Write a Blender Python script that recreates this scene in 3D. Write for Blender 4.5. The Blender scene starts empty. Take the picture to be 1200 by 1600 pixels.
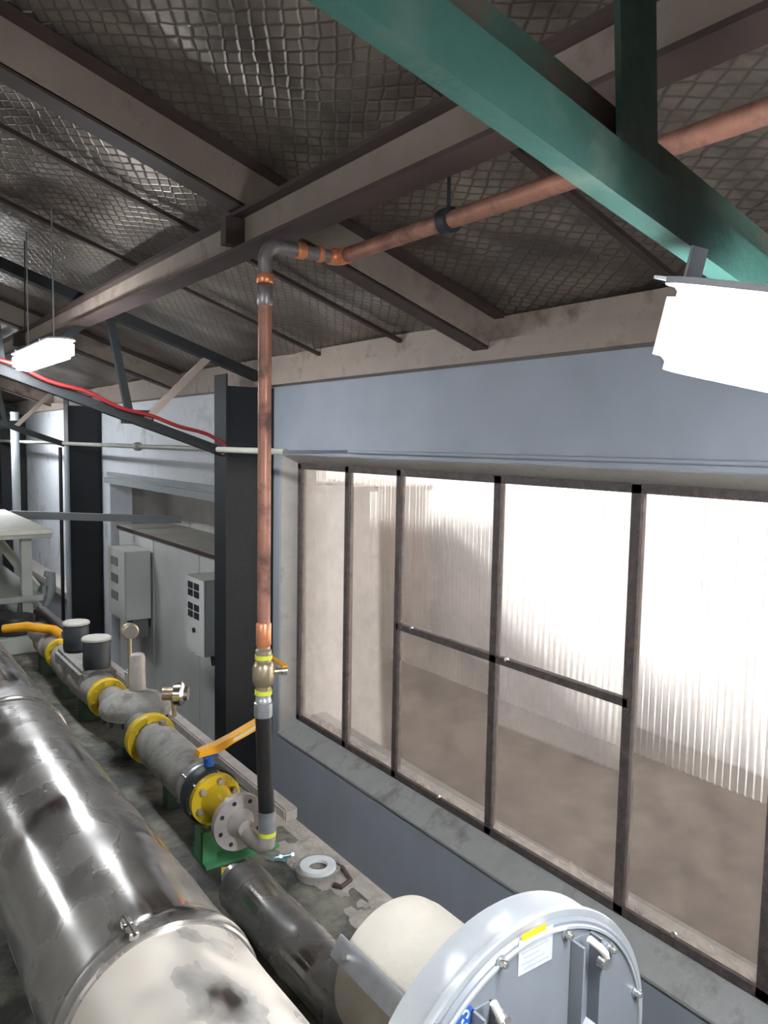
import bpy, bmesh, math, random
from mathutils import Vector, Matrix, noise

random.seed(7)
S = bpy.context.scene
COL = S.collection
PI = math.pi

# ------------------------------------------------------------------ camera
cam_d = bpy.data.cameras.new('camera'); cam = bpy.data.objects.new('camera', cam_d)
COL.objects.link(cam)
cam_d.sensor_fit = 'VERTICAL'; cam_d.sensor_height = 36.0; cam_d.lens = 36.0 * 1210 / 1600
cam_d.clip_start = 0.02; cam_d.clip_end = 200
AX = Vector((0.8141, -0.0359, 0.5796)); AY = Vector((-0.5804, -0.0804, 0.8104)); AD = Vector((-0.0175, 0.9961, 0.0863))
right = Vector((AX[0], AY[0], -AD[0])); up = -Vector((AX[1], AY[1], -AD[1])); back = -Vector((AX[2], AY[2], -AD[2]))
m = Matrix((right, up, back)).transposed().to_4x4(); m.translation = (0, 0, 3.0)
cam.matrix_world = m
S.camera = cam

# ------------------------------------------------------------------ world, sun, exposure
S.view_settings.view_transform = 'Standard'; S.view_settings.look = 'None'
S.view_settings.exposure = 0.08; S.view_settings.gamma = 1.0; S.view_settings.use_curve_mapping = False
W = bpy.data.worlds.new('sky'); S.world = W; W.use_nodes = True
bg = W.node_tree.nodes['Background']; bg.inputs[0].default_value = (0.86, 0.92, 1.0, 1); bg.inputs[1].default_value = .62
sd = bpy.data.lights.new('sun', 'SUN'); sd.energy = 42.0; sd.angle = math.radians(8); sd.color = (1, 0.96, 0.9)
sun = bpy.data.objects.new('sun', sd); COL.objects.link(sun)
sun.rotation_euler = Vector((0.45, -1.0, -0.50)).to_track_quat('-Z', 'Y').to_euler()
LAMP_E = 75.0

# ------------------------------------------------------------------ materials
def mat(name, col, rough=0.6, metal=0.0, var=0.0, scale=8.0, bump=0.0, bscale=40.0, dirt=None, dirt_amt=0.5, dscale=3.0, emit=None, es=0, stretch=(1, 1, 1)):
    M = bpy.data.materials.new(name); M.use_nodes = True
    nt = M.node_tree; N = nt.nodes; L = nt.links; p = N['Principled BSDF']
    p.inputs['Base Color'].default_value = (*col, 1); p.inputs['Roughness'].default_value = rough; p.inputs['Metallic'].default_value = metal
    tc = N.new('ShaderNodeTexCoord'); mp = N.new('ShaderNodeMapping'); L.new(tc.outputs['Object'], mp.inputs[0]); mp.inputs['Scale'].default_value = stretch
    cur = None
    if var > 0:
        n = N.new('ShaderNodeTexNoise'); n.inputs['Scale'].default_value = scale; n.inputs['Detail'].default_value = 6; L.new(mp.outputs[0], n.inputs[0])
        r = N.new('ShaderNodeValToRGB'); L.new(n.outputs[0], r.inputs[0])
        r.color_ramp.elements[0].position = .3; r.color_ramp.elements[1].position = .7
        r.color_ramp.elements[0].color = (*[c * (1 - var) for c in col], 1); r.color_ramp.elements[1].color = (*[min(1, c * (1 + var)) for c in col], 1)
        cur = r.outputs[0]; L.new(cur, p.inputs['Base Color'])
    if dirt:
        n = N.new('ShaderNodeTexNoise'); n.inputs['Scale'].default_value = dscale; n.inputs['Detail'].default_value = 8; n.inputs['Roughness'].default_value = .65; L.new(mp.outputs[0], n.inputs[0])
        r = N.new('ShaderNodeValToRGB'); L.new(n.outputs[0], r.inputs[0]); r.color_ramp.elements[0].position = .62 - dirt_amt * .3; r.color_ramp.elements[1].position = .75 - dirt_amt * .2
        mx = N.new('ShaderNodeMixRGB'); L.new(r.outputs[0], mx.inputs[0])
        if cur: L.new(cur, mx.inputs[1])
        else: mx.inputs[1].default_value = (*col, 1)
        mx.inputs[2].default_value = (*dirt, 1); L.new(mx.outputs[0], p.inputs['Base Color'])
        if metal > 0:
            mr = N.new('ShaderNodeMath'); mr.operation = 'MULTIPLY_ADD'; L.new(r.outputs[0], mr.inputs[0]); mr.inputs[1].default_value = -metal * .85; mr.inputs[2].default_value = metal; L.new(mr.outputs[0], p.inputs['Metallic'])
            rr = N.new('ShaderNodeMath'); rr.operation = 'MULTIPLY_ADD'; L.new(r.outputs[0], rr.inputs[0]); rr.inputs[1].default_value = .5; rr.inputs[2].default_value = rough; L.new(rr.outputs[0], p.inputs['Roughness'])
    if bump > 0:
        n = N.new('ShaderNodeTexNoise'); n.inputs['Scale'].default_value = bscale; n.inputs['Detail'].default_value = 4; L.new(mp.outputs[0], n.inputs[0])
        b = N.new('ShaderNodeBump'); b.inputs['Strength'].default_value = bump; b.inputs['Distance'].default_value = .02; L.new(n.outputs[0], b.inputs['Height']); L.new(b.outputs[0], p.inputs['Normal'])
    if emit:
        p.inputs['Emission Color'].default_value = (*emit, 1); p.inputs['Emission Strength'].default_value = es
    return M

M = {}
M['concrete'] = mat('concrete', (.22, .21, .19), .9, 0, .3, 6, .4, 30, (.08, .08, .075), .4, 2.5)
M['deck'] = mat('dusty_deck', (.20, .19, .155), .6, 0, .3, 9, .3, 40, (.04, .042, .038), .85, 5)
M['dust'] = mat('dust', (.40, .36, .32), .95, 0, .2, 14, .6, 60)
M['bluewall'] = mat('blue_grey_paint', (.31, .335, .38), .65, 0, .06, 3, .05, 60)
M['whitewall'] = mat('white_panel', (.72, .74, .78), .6, 0, .06, 2, .05, 30, (.45, .45, .45), .25, 2)
M['alcove'] = mat('alcove_paint', (.60, .57, .54), .8, 0, .1, 3)
M['cream'] = mat('cream_trim', (.50, .47, .43), .7, 0, .1, 6, .1, 40, (.36, .32, .28), .15, 6)
M['sill'] = mat('concrete_sill', (.34, .34, .33), .85, 0, .12, 5, .2, 50, (.2, .19, .18), .35, 5)
M['frame'] = mat('rusty_window_steel', (.075, .06, .058), .6, .2, .3, 20, .3, 60, (.16, .11, .09), .3, 18)
M['dark'] = mat('dark_column_paint', (.009, .011, .014), .55, 0, .2, 5, .1, 40)
M['darkgreen'] = mat('dark_green_steel', (.010, .012, .013), .6, 0, .25, 8, .1, 40)
M['green'] = mat('green_girder_paint', (.020, .062, .050), .5, 0, .15, 5, .1, 40, (.06, .09, .07), .3, 4)
M['greenold'] = mat('worn_green_girder_paint', (.03, .06, .045), .6, 0, .25, 6, .2, 40, (.10, .05, .035), .4, 5)
M['greensup'] = mat('green_support_paint', (.07, .26, .12), .5, 0, .12, 8)
M['beige'] = mat('beige_purlin_steel', (.30, .24, .20), .6, 0, .12, 4, .1, 30, (.15, .1, .08), .25, 4)
M['brownfl'] = mat('brown_primer_flange', (.06, .038, .034), .6, 0, .25, 6)
M['copper'] = mat('copper', (.42, .20, .14), .45, .35, .22, 12, .05, 40, (.15, .085, .07), .45, 8)
M['copperhot'] = mat('bright_copper', (.85, .33, .16), .35, .6, .12, 30)
M['solder'] = mat('tinned_copper', (.34, .31, .32), .4, .7, .2, 30)
M['black'] = mat('black_pipe_steel', (.018, .016, .016), .45, .1, .2, 20)
M['rubber'] = mat('black_plastic', (.02, .025, .03), .5)
M['yellow'] = mat('yellow_paint', (.72, .50, .02), .45, 0, .1, 12, 0, 1, (.45, .33, .05), .2, 12)
M['orange'] = mat('orange_handle', (.85, .40, .02), .4, 0, .08, 12)
M['greenfoot'] = mat('dark_green_foot', (.025, .06, .035), .6)
M['dialgrey'] = mat('dial_glass', (.25, .24, .22), .3)
M['blue'] = mat('blue_paint', (.02, .09, .35), .4)
M['tape'] = mat('yellow_green_ring', (.70, .72, .06), .5)
M['galv'] = mat('galvanised', (.42, .44, .46), .38, .7, .12, 25)
M['castgrey'] = mat('dusty_cast_body', (.30, .285, .265), .7, .1, .15, 12, .2, 60, (.2, .19, .18), .4, 10)
M['flange'] = mat('dusty_steel_flange', (.42, .38, .35), .55, .3, .15, 14, .1, 60)
M['brass'] = mat('brass', (.46, .38, .26), .35, .7, .15, 30)
M['chrome'] = mat('chrome', (.75, .72, .68), .18, 1)
M['cab'] = mat('cabinet_paint', (.62, .62, .60), .45, 0, .04, 3)
M['cabtop'] = mat('cabinet_top', (.40, .38, .34), .7, 0, .1, 5)
M['boxside'] = mat('control_box_side', (.20, .215, .215), .5)
M['plastic'] = mat('white_plastic', (.62, .62, .58), .5)
M['bench'] = mat('bench_steel', (.36, .37, .33), .55, 0, .08, 8)
M['benchtop'] = mat('bench_top', (.66, .64, .56), .6, 0, .08, 8)
M['fangrey'] = mat('blower_grey_paint', (.215, .23, .255), .36, .25, .05, 10)
M['fanrim'] = mat('blower_aluminium', (.50, .52, .54), .38, .55, .06, 8, .03, 50, (.50, .49, .46), .35, 7)
M['fancream'] = mat('dusty_cream_motor', (.55, .50, .43), .75, 0, .06, 8, .15, 60)
M['paper'] = mat('label_paper', (.44, .46, .49), .6, 0, .08, 60)
M['gasket'] = mat('white_gasket', (.70, .72, .72), .6, 0, .08, 12)
M['red'] = mat('red_hose', (.22, .015, .015), .45)
M['strap'] = mat('cream_strap', (.66, .63, .57), .45, 0, .08, 30)
M['bolt'] = mat('zinc_bolt', (.66, .65, .60), .25, .9)
M['boltblue'] = mat('blue_zinc_bolt', (.35, .48, .52), .3, .8)
M['conduit'] = mat('pale_conduit', (.42, .42, .36), .5, 0, .1, 5)
M['fence'] = mat('exterior_white_sheet', (.82, .82, .82), .6, 0, .06, 2)
M['brown'] = mat('exterior_brown_wall', (.11, .075, .06), .9, 0, .15, 3)
M['earth'] = mat('exterior_earth', (.062, .049, .042), .95, 0, .3, 2.5, .3, 8, (.12, .095, .08), .3, 5)
M['lampbody'] = mat('lamp_housing', (.55, .57, .6), .5)
M['emit'] = mat('led_diffuser', (.9, .95, 1), .4, emit=(.90, .95, 1.0), es=LAMP_E)
M['ringgrey'] = mat('tank_rings', (.3, .3, .3), .5)
M['dullgrey'] = mat('grey_paint', (.33, .35, .36), .55, 0, .08, 6)

# stainless cladding: mirror-like, gently dented, with dusty smears
def clad(name='stainless_cladding', p0=.34, p1=.70, met=-.6, base=(.46, .435, .41), dust=(.17, .155, .14)):
    m_ = bpy.data.materials.new(name); m_.use_nodes = True
    nt = m_.node_tree; N = nt.nodes; L = nt.links; p = N['Principled BSDF']
    tc = N.new('ShaderNodeTexCoord')
    n = N.new('ShaderNodeTexNoise'); n.inputs['Scale'].default_value = 4.5; n.inputs['Detail'].default_value = 4; n.inputs['Roughness'].default_value = .5; n.inputs['Distortion'].default_value = .25; L.new(tc.outputs['Object'], n.inputs[0])
    r = N.new('ShaderNodeValToRGB'); L.new(n.outputs[0], r.inputs[0]); e = r.color_ramp.elements
    e[0].position = p0; e[0].color = (0, 0, 0, 1); e[1].position = p1; e[1].color = (1, 1, 1, 1)
    mx = N.new('ShaderNodeMixRGB'); L.new(r.outputs[0], mx.inputs[0]); mx.inputs[1].default_value = (*base, 1); mx.inputs[2].default_value = (*dust, 1); L.new(mx.outputs[0], p.inputs['Base Color'])
    a = N.new('ShaderNodeMath'); a.operation = 'MULTIPLY_ADD'; L.new(r.outputs[0], a.inputs[0]); a.inputs[1].default_value = met; a.inputs[2].default_value = .97; L.new(a.outputs[0], p.inputs['Metallic'])
    b = N.new('ShaderNodeMath'); b.operation = 'MULTIPLY_ADD'; L.new(r.outputs[0], b.inputs[0]); b.inputs[1].default_value = .3; b.inputs[2].default_value = .10; L.new(b.outputs[0], p.inputs['Roughness'])
    n2 = N.new('ShaderNodeTexNoise'); n2.inputs['Scale'].default_value = 3.2; n2.inputs['Detail'].default_value = 2; L.new(tc.outputs['Object'], n2.inputs[0])
    bp = N.new('ShaderNodeBump'); bp.inputs['Strength'].default_value = .11; bp.inputs['Distance'].default_value = .05; L.new(n2.outputs[0], bp.inputs['Height']); L.new(bp.outputs[0], p.inputs['Normal'])
    return m_
M['clad'] = clad()
M['clad_cream'] = clad('cream_stainless_cladding', .30, .52, -.88, (.50, .475, .45), (.56, .50, .43))  # nearest duct section: paler variant with more matte cream mixed in
M['clad_dirty'] = clad('dirty_stainless_cladding', .38, .65, -.8, (.32, .30, .28), (.09, .085, .08))

# dirty reflective roof foil held up by wire mesh
def foil():
    m_ = bpy.data.materials.new('roof_foil'); m_.use_nodes = True
    nt = m_.node_tree; N = nt.nodes; L = nt.links; p = N['Principled BSDF']
    tc = N.new('ShaderNodeTexCoord')
    sc = N.new('ShaderNodeMapping'); sc.inputs['Scale'].default_value = (24, 15, 0); L.new(tc.outputs['Object'], sc.inputs[0])
    rot = N.new('ShaderNodeMapping'); rot.inputs['Rotation'].default_value = (0, 0, PI / 4); L.new(sc.outputs[0], rot.inputs[0])
    v = N.new('ShaderNodeTexVoronoi'); v.voronoi_dimensions = '2D'; v.feature = 'DISTANCE_TO_EDGE'; v.inputs['Scale'].default_value = 1; v.inputs['Randomness'].default_value = .22; L.new(rot.outputs[0], v.inputs['Vector'])
    n = N.new('ShaderNodeTexNoise'); n.inputs['Scale'].default_value = 1.6; n.inputs['Detail'].default_value = 7; n.inputs['Roughness'].default_value = .6; n.inputs['Distortion'].default_value = .8; L.new(tc.outputs['Object'], n.inputs[0])
    r = N.new('ShaderNodeValToRGB'); L.new(n.outputs[0], r.inputs[0]); e = r.color_ramp.elements
    e[0].position = .36; e[0].color = (.125, .10, .082, 1); e[1].position = .68; e[1].color = (.48, .415, .355, 1)
    w = N.new('ShaderNodeValToRGB'); L.new(v.outputs['Distance'], w.inputs[0]); w.color_ramp.elements[0].position = .0; w.color_ramp.elements[1].position = .16
    mx = N.new('ShaderNodeMixRGB'); L.new(w.outputs[0], mx.inputs[0]); mx.inputs[1].default_value = (.16, .13, .11, 1); L.new(r.outputs[0], mx.inputs[2]); L.new(mx.outputs[0], p.inputs['Base Color'])
    p.inputs['Metallic'].default_value = .65; p.inputs['Roughness'].default_value = .35
    n2 = N.new('ShaderNodeTexNoise'); n2.inputs['Scale'].default_value = 7; n2.inputs['Detail'].default_value = 3; L.new(tc.outputs['Object'], n2.inputs[0])
    ad = N.new('ShaderNodeMath'); ad.operation = 'MULTIPLY_ADD'; L.new(n2.outputs[0], ad.inputs[0]); ad.inputs[1].default_value = 1.3; L.new(w.outputs[0], ad.inputs[2])
    bp = N.new('ShaderNodeBump'); bp.inputs['Strength'].default_value = .38; bp.inputs['Distance'].default_value = .006; bp.invert = True; L.new(ad.outputs[0], bp.inputs['Height']); L.new(bp.outputs[0], p.inputs['Normal'])
    return m_
M['foil'] = foil()

# dirty patterned glass: part see-through, part light-scattering, dusty towards its lower edge
def glassmat():
    m_ = bpy.data.materials.new('dirty_window_glass'); m_.use_nodes = True
    nt = m_.node_tree; N = nt.nodes; L = nt.links; out = N['Material Output']; N.remove(N['Principled BSDF'])
    tc = N.new('ShaderNodeTexCoord')
    tr = N.new('ShaderNodeBsdfTransparent'); tr.inputs[0].default_value = (.90, .88, .87, 1)
    gl = N.new('ShaderNodeBsdfRefraction'); gl.inputs['Roughness'].default_value = .16; gl.inputs['IOR'].default_value = 1.10; gl.inputs[0].default_value = (.92, .90, .89, 1)
    tl = N.new('ShaderNodeBsdfTranslucent'); tl.inputs[0].default_value = (.46, .385, .34, 1)
    df = N.new('ShaderNodeBsdfDiffuse'); df.inputs[0].default_value = (.40, .335, .29, 1)
    gs = N.new('ShaderNodeBsdfGlossy'); gs.inputs['Roughness'].default_value = .35
    a0 = N.new('ShaderNodeMixShader'); a0.inputs[0].default_value = .62; L.new(tr.outputs[0], a0.inputs[1]); L.new(gl.outputs[0], a0.inputs[2])
    dd = N.new('ShaderNodeMixShader'); dd.inputs[0].default_value = .2; L.new(tl.outputs[0], dd.inputs[1]); L.new(df.outputs[0], dd.inputs[2])
    n = N.new('ShaderNodeTexNoise'); n.inputs['Scale'].default_value = 5; n.inputs['Detail'].default_value = 9; n.inputs['Roughness'].default_value = .75; L.new(tc.outputs['Object'], n.inputs[0])
    r = N.new('ShaderNodeValToRGB'); L.new(n.outputs[0], r.inputs[0]); e = r.color_ramp.elements
    e[0].position = .35; e[0].color = (.13, .13, .13, 1); e[1].position = .8; e[1].color = (.42, .42, .42, 1)
    sep = N.new('ShaderNodeSeparateXYZ'); L.new(tc.outputs['Object'], sep.inputs[0])
    n3 = N.new('ShaderNodeTexNoise'); n3.inputs['Scale'].default_value = 12; n3.inputs['Detail'].default_value = 5; L.new(tc.outputs['Object'], n3.inputs[0])
    zz = N.new('ShaderNodeMath'); zz.operation = 'MULTIPLY_ADD'; L.new(n3.outputs[0], zz.inputs[0]); zz.inputs[1].default_value = -.16; L.new(sep.outputs[2], zz.inputs[2])
    ed = N.new('ShaderNodeMapRange'); L.new(zz.outputs[0], ed.inputs[0]); ed.inputs[1].default_value = .80; ed.inputs[2].default_value = .70; ed.inputs[3].default_value = 0; ed.inputs[4].default_value = .5
    sm = N.new('ShaderNodeMath'); sm.operation = 'ADD'; sm.use_clamp = True; L.new(r.outputs[0], sm.inputs[0]); L.new(ed.outputs[0], sm.inputs[1])
    mx = N.new('ShaderNodeMixShader'); L.new(sm.outputs[0], mx.inputs[0]); L.new(a0.outputs[0], mx.inputs[1]); L.new(dd.outputs[0], mx.inputs[2])
    m2 = N.new('ShaderNodeMixShader'); m2.inputs[0].default_value = .05; L.new(mx.outputs[0], m2.inputs[1]); L.new(gs.outputs[0], m2.inputs[2])
    L.new(m2.outputs[0], out.inputs[0])
    return m_
M['glass'] = glassmat()

# ------------------------------------------------------------------ mesh helpers
def box(bm, x0, x1, y0, y1, z0, z1, bev=0):
    b = bmesh.new(); bmesh.ops.create_cube(b, size=1)
    bmesh.ops.scale(b, vec=(abs(x1 - x0), abs(y1 - y0), abs(z1 - z0)), verts=b.verts)
    bmesh.ops.translate(b, vec=((x0 + x1) / 2, (y0 + y1) / 2, (z0 + z1) / 2), verts=b.verts)
    if bev: bmesh.ops.bevel(b, geom=b.edges[:], offset=bev, segments=2, affect='EDGES')
    merge(bm, b)
def merge(bm, b, mx=None):
    if mx is not None: bmesh.ops.transform(b, matrix=mx, verts=b.verts)
    vm = {v: bm.verts.new(v.co) for v in b.verts}
    for f in b.faces:
        nf = bm.faces.new([vm[v] for v in f.verts]); nf.smooth = f.smooth
    b.free()
def frame(a, b):
    d = (Vector(b) - Vector(a)); q = d.to_track_quat('Z', 'Y'); mx = q.to_matrix().to_4x4(); mx.translation = Vector(a); return mx, d.length
def cyl(bm, a, b, r, r2=None, n=24):
    lathe(bm, a, b, [(0, r), (1, r if r2 is None else r2)], n, rel=True)
def lathe(bm, a, b, prof, n=28, rel=False, hole=0):
    """profile = list of (distance along axis, radius) from a towards b"""
    mx, Ln = frame(a, b); t = bmesh.new(); rings = []
    for (h, r) in prof:
        z = h * Ln if rel else h
        rings.append([t.verts.new((r * math.cos(2 * PI * k / n), r * math.sin(2 * PI * k / n), z)) for k in range(n)])
    for i in range(len(rings) - 1):
        for k in range(n):
            f = t.faces.new((rings[i][k], rings[i][(k + 1) % n], rings[i + 1][(k + 1) % n], rings[i + 1][k])); f.smooth = True
    if hole:
        for k in range(n): t.faces.new((rings[-1][k], rings[-1][(k + 1) % n], rings[0][(k + 1) % n], rings[0][k]))
    else:
        t.faces.new(rings[0][::-1]); t.faces.new(rings[-1])
    merge(bm, t, mx)
def tube(bm, pts, r, n=14, smooth=True, cap=True):
    pts = [Vector(p) for p in pts]; t = bmesh.new(); rings = []
    d0 = (pts[1] - pts[0]).normalized(); u = d0.orthogonal().normalized()
    for i, p in enumerate(pts):
        d = (pts[min(i + 1, len(pts) - 1)] - pts[max(i - 1, 0)]).normalized()
        u = (u - d * u.dot(d)).normalized(); w = d.cross(u)
        rr = r[i] if isinstance(r, (list, tuple)) else r
        rings.append([t.verts.new(p + u * rr * math.cos(2 * PI * k / n) + w * rr * math.sin(2 * PI * k / n)) for k in range(n)])
    for i in range(len(rings) - 1):
        for k in range(n):
            f = t.faces.new((rings[i][k], rings[i][(k + 1) % n], rings[i + 1][(k + 1) % n], rings[i + 1][k])); f.smooth = smooth
    if cap: t.faces.new(rings[0][::-1]); t.faces.new(rings[-1])
    merge(bm, t)
def beam(bm, a, b, w, h, upv=(0, 0, 1), off=(0, 0)):
    """rectangular bar from a to b, w across, h along upv"""
    a = Vector(a); b = Vector(b); d = (b - a).normalized(); s = d.cross(Vector(upv)).normalized(); u = s.cross(d)
    t = bmesh.new(); vs = []
    for p in (a, b):
        for sx, sy in ((-1, -1), (1, -1), (1, 1), (-1, 1)):
            vs.append(t.verts.new(p + s * (sx * w / 2 + off[0]) + u * (sy * h / 2 + off[1])))
    for q in ((0, 1, 2, 3), (7, 6, 5, 4), (0, 4, 5, 1), (1, 5, 6, 2), (2, 6, 7, 3), (3, 7, 4, 0)): t.faces.new([vs[i] for i in q])
    merge(bm, t)
def prism(bm, pts, axis, a0, a1):
    """polygon extruded along axis; pts are the two remaining coords in order"""
    def P(u, v, a): return {'x': (a, u, v), 'y': (u, a, v), 'z': (u, v, a)}[axis]
    t = bmesh.new(); A = [t.verts.new(P(u, v, a0)) for u, v in pts]; B = [t.verts.new(P(u, v, a1)) for u, v in pts]
    t.faces.new(A); t.faces.new(B[::-1]); n = len(pts)
    for i in range(n): t.faces.new((A[i], A[(i + 1) % n], B[(i + 1) % n], B[i]))
    bmesh.ops.recalc_face_normals(t, faces=t.faces); merge(bm, t)
def arc(c, r, a0, a1, n, ax=0, ay=2):
    out = []
    for i in range(n + 1):
        a = a0 + (a1 - a0) * i / n; p = list(c); p[ax] += r * math.cos(a); p[ay] += r * math.sin(a); out.append(tuple(p))
    return out
def B(): return bmesh.new()
def obj(name, bm, m_, parent=None, **k):
    bmesh.ops.recalc_face_normals(bm, faces=bm.faces)
    me = bpy.data.meshes.new(name); bm.to_mesh(me); bm.free(); me.set_sharp_from_angle(angle=math.radians(38))
    me.materials.append(M[m_] if isinstance(m_, str) else m_)
    o = bpy.data.objects.new(name, me); COL.objects.link(o)
    if parent is not None:
        o.parent = parent; o.matrix_parent_inverse = Matrix.Translation(-parent.location)
    for a, v in k.items(): o[a] = v
    return o
def thing(name, label, cat, loc=(0, 0, 0), group=None):
    o = bpy.data.objects.new(name, None); COL.objects.link(o); o.location = loc; o.empty_display_size = .1
    o['label'] = label; o['category'] = cat
    if group: o['group'] = group
    return o
def struct(name, bm, m_, parent=None):
    o = obj(name, bm, m_, parent)
    if parent is None: o['kind'] = 'structure'
    return o
def single(name, bm, m_, label, cat, group=None):
    o = obj(name, bm, m_); o['label'] = label; o['category'] = cat
    if group: o['group'] = group
    return o

SL = .33
def roofz(x, ic): return 3.0 + ic - SL * x            # height of a line in the roof slope
Y0, Y1 = -3.2, 20.0
RIDGE = -0.8; XL = RIDGE * 2 - 2.88

# ================================================================== STRUCTURE
b = B(); box(b, XL - .25, 3.9, Y0 - .2, Y1 + .2, -.15, 0); struct('floor', b, 'concrete')

# right wall in blue-grey paint: bay with the window
b = B(); box(b, 2.88, 3.16, Y0, 5.80, 2.91, 3.66); box(b, 2.88, 3.16, Y0, 5.80, 0, .67); box(b, 2.88, 3.16, 5.43, 5.80, .67, 2.91); box(b, 2.88, 3.16, Y0, .08, .67, 2.91)
struct('wall_right', b, 'bluewall')
# second bay: white panel wall above an open alcove, jambs each side
b = B(); box(b, 2.88, 3.16, 5.80, 10.35, 2.50, 3.66); box(b, 2.88, 3.16, 10.02, 10.35, 0, 2.50); box(b, 2.88, 3.16, 5.80, 5.95, 0, 2.50)
for z in (2.8, 3.05, 3.3): box(b, 2.873, 2.885, 5.85, 10.3, z, z + .008)
struct('wall_right_far', b, 'whitewall')
b = B(); box(b, 3.16, 3.72, 5.80, 5.86, 0, 2.6); box(b, 3.16, 3.72, 10.2, 10.3, 0, 2.6); box(b, 3.66, 3.76, 5.80, 10.3, 0, 2.6); box(b, 3.16, 3.72, 5.80, 10.3, 2.56, 2.64)
box(b, 3.6, 3.66, 7.9, 7.98, 0, 2.56)
struct('wall_alcove', b, 'alcove')
b = B(); box(b, 2.82, 2.90, 5.9, 10.06, 2.46, 2.53); box(b, 2.85, 2.90, 5.9, 10.06, 2.55, 2.60); struct('trim_2', b, 'dullgrey')
# third bay onwards
b = B(); box(b, 2.90, 3.16, 10.35, Y1, 0, 3.66)
box(b, 2.88, 2.92, 10.36, Y1, 2.72, 2.76)
struct('wall_right_end', b, 'whitewall')
b = B(); prism(b, [(2.90, .84), (2.72, .78), (2.72, .68), (2.90, .68)], 'y', 10.5, 15.0); struct('trim_3', b, 'cream')
b = B(); box(b, 2.80, 2.905, 10.5, 15.0, 0, .68); struct('wall_right_dado', b, 'bluewall')
b = B(); box(b, XL - .2, XL, Y0, Y1, 0, 3.9); struct('wall_left', b, 'cream')
prof = [(XL - .2, 0), (3.16, 0), (3.16, 3.60), (RIDGE, roofz(RIDGE, 1.62)), (XL - .2, 3.60)]
b = B(); prism(b, prof, 'y', Y1, Y1 + .2); struct('wall_back', b, 'whitewall')
b = B(); prism(b, prof, 'y', Y0 - .2, Y0); struct('wall_front', b, 'cream')

# ceiling: sagging foil over wire mesh, both roof slopes
def foil_sheet(xa, za, xb, zb, seed):
    t = B(); nx = 60; ny = 300; g = []
    for i in range(nx + 1):
        row = []
        for j in range(ny + 1):
            u = i / nx; y = Y0 - .2 + (Y1 - Y0 + .4) * j / ny; x = xa + (xb - xa) * u; z = za + (zb - za) * u
            w = noise.noise(Vector((x * 1.1 + seed, y * 1.3, 0))) * .028 + noise.noise(Vector((x * 3.2, y * 2.6, seed))) * .014
            row.append(t.verts.new((x, y, z - .004 + w)))
        g.append(row)
    for i in range(nx):
        for j in range(ny):
            f = t.faces.new((g[i][j], g[i + 1][j], g[i + 1][j + 1], g[i][j + 1])); f.smooth = True
    return t
t = foil_sheet(3.16, roofz(3.16, 1.60), RIDGE, roofz(RIDGE, 1.60), 0); struct('ceiling', t, 'foil')
t = foil_sheet(RIDGE, roofz(RIDGE, 1.60), XL - .2, roofz(3.16, 1.60), 5); struct('ceiling_left', t, 'foil')
b = B()
prism(b, [(3.5, roofz(3.5, 1.70)), (RIDGE, roofz(RIDGE, 1.70)), (XL - .5, roofz(3.5, 1.70)), (XL - .5, roofz(3.5, 1.76)), (RIDGE, roofz(RIDGE, 1.76)), (3.5, roofz(3.5, 1.76))], 'y', Y0 - .3, Y1 + .3)
struct('ceiling_sheeting', b, 'dullgrey')
# eaves beam on the wall head
b = B(); box(b, 2.76, 2.88, Y0, Y1, 3.44, 3.54); box(b, 2.80, 2.879, Y0, Y1, 3.54, 3.66); struct('trim_4', b, 'beige')

# ---- window_1
wy = [5.35, 4.66, 4.04, 3.12, 2.21, 1.50, .80, .14]
win = B()
fx0, fx1 = 3.0, 3.04
box(win, fx0, fx1, .10, 5.37, 2.80, 2.845); box(win, fx0, fx1, .10, 5.37, .775, .82)
for y, w_ in zip(wy, (.022, .022, .022, .026, .026, .026, .022, .022)): box(win, fx0, fx1, y - w_, y + w_, .78, 2.84)
box(win, fx0, fx1, 2.21, 4.04, 1.79, 1.83)
window = struct('window_1', win, 'frame')
for i in range(len(wy) - 1):
    ya, yb = wy[i + 1] + .018, wy[i] - .018
    zs = [(.815, 1.795), (1.825, 2.805)] if 2.2 < ya < 4.0 else [(.815, 2.805)]
    for z0_, z1_ in zs:
        b = B(); v = [b.verts.new(p) for p in ((3.022, ya, z0_), (3.022, yb, z0_), (3.022, yb, z1_), (3.022, ya, z1_))]; b.faces.new(v)
        struct('window_pane', b, 'glass', window)
b = B()
for k, (y, z) in enumerate(((3.86, 1.83), (3.0, 1.83), (3.55, .83), (1.9, .84))): cyl(b, (3.0, y, z), (2.985, y, z + .006), .012, n=10)
struct('window_latch', b, 'bolt', window)
# splayed surround and sill
b = B()
prism(b, [(2.875, 2.915), (3.02, 2.835), (3.16, 2.835), (3.16, 2.915)], 'y', .08, 5.43)                                  # head
prism(b, [(2.875, 5.435), (3.02, 5.36), (3.16, 5.36), (3.16, 5.435)], 'z', .67, 2.91)                                     # far jamb
prism(b, [(2.875, .075), (3.02, .13), (3.16, .13), (3.16, .075)], 'z', .67, 2.91)
struct('trim_1', b, 'cream')
b = B(); prism(b, [(2.862, .67), (3.02, .785), (3.16, .785), (3.16, .66), (2.862, .655)], 'y', .08, 5.43); struct('window_sill', b, 'sill')

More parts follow.
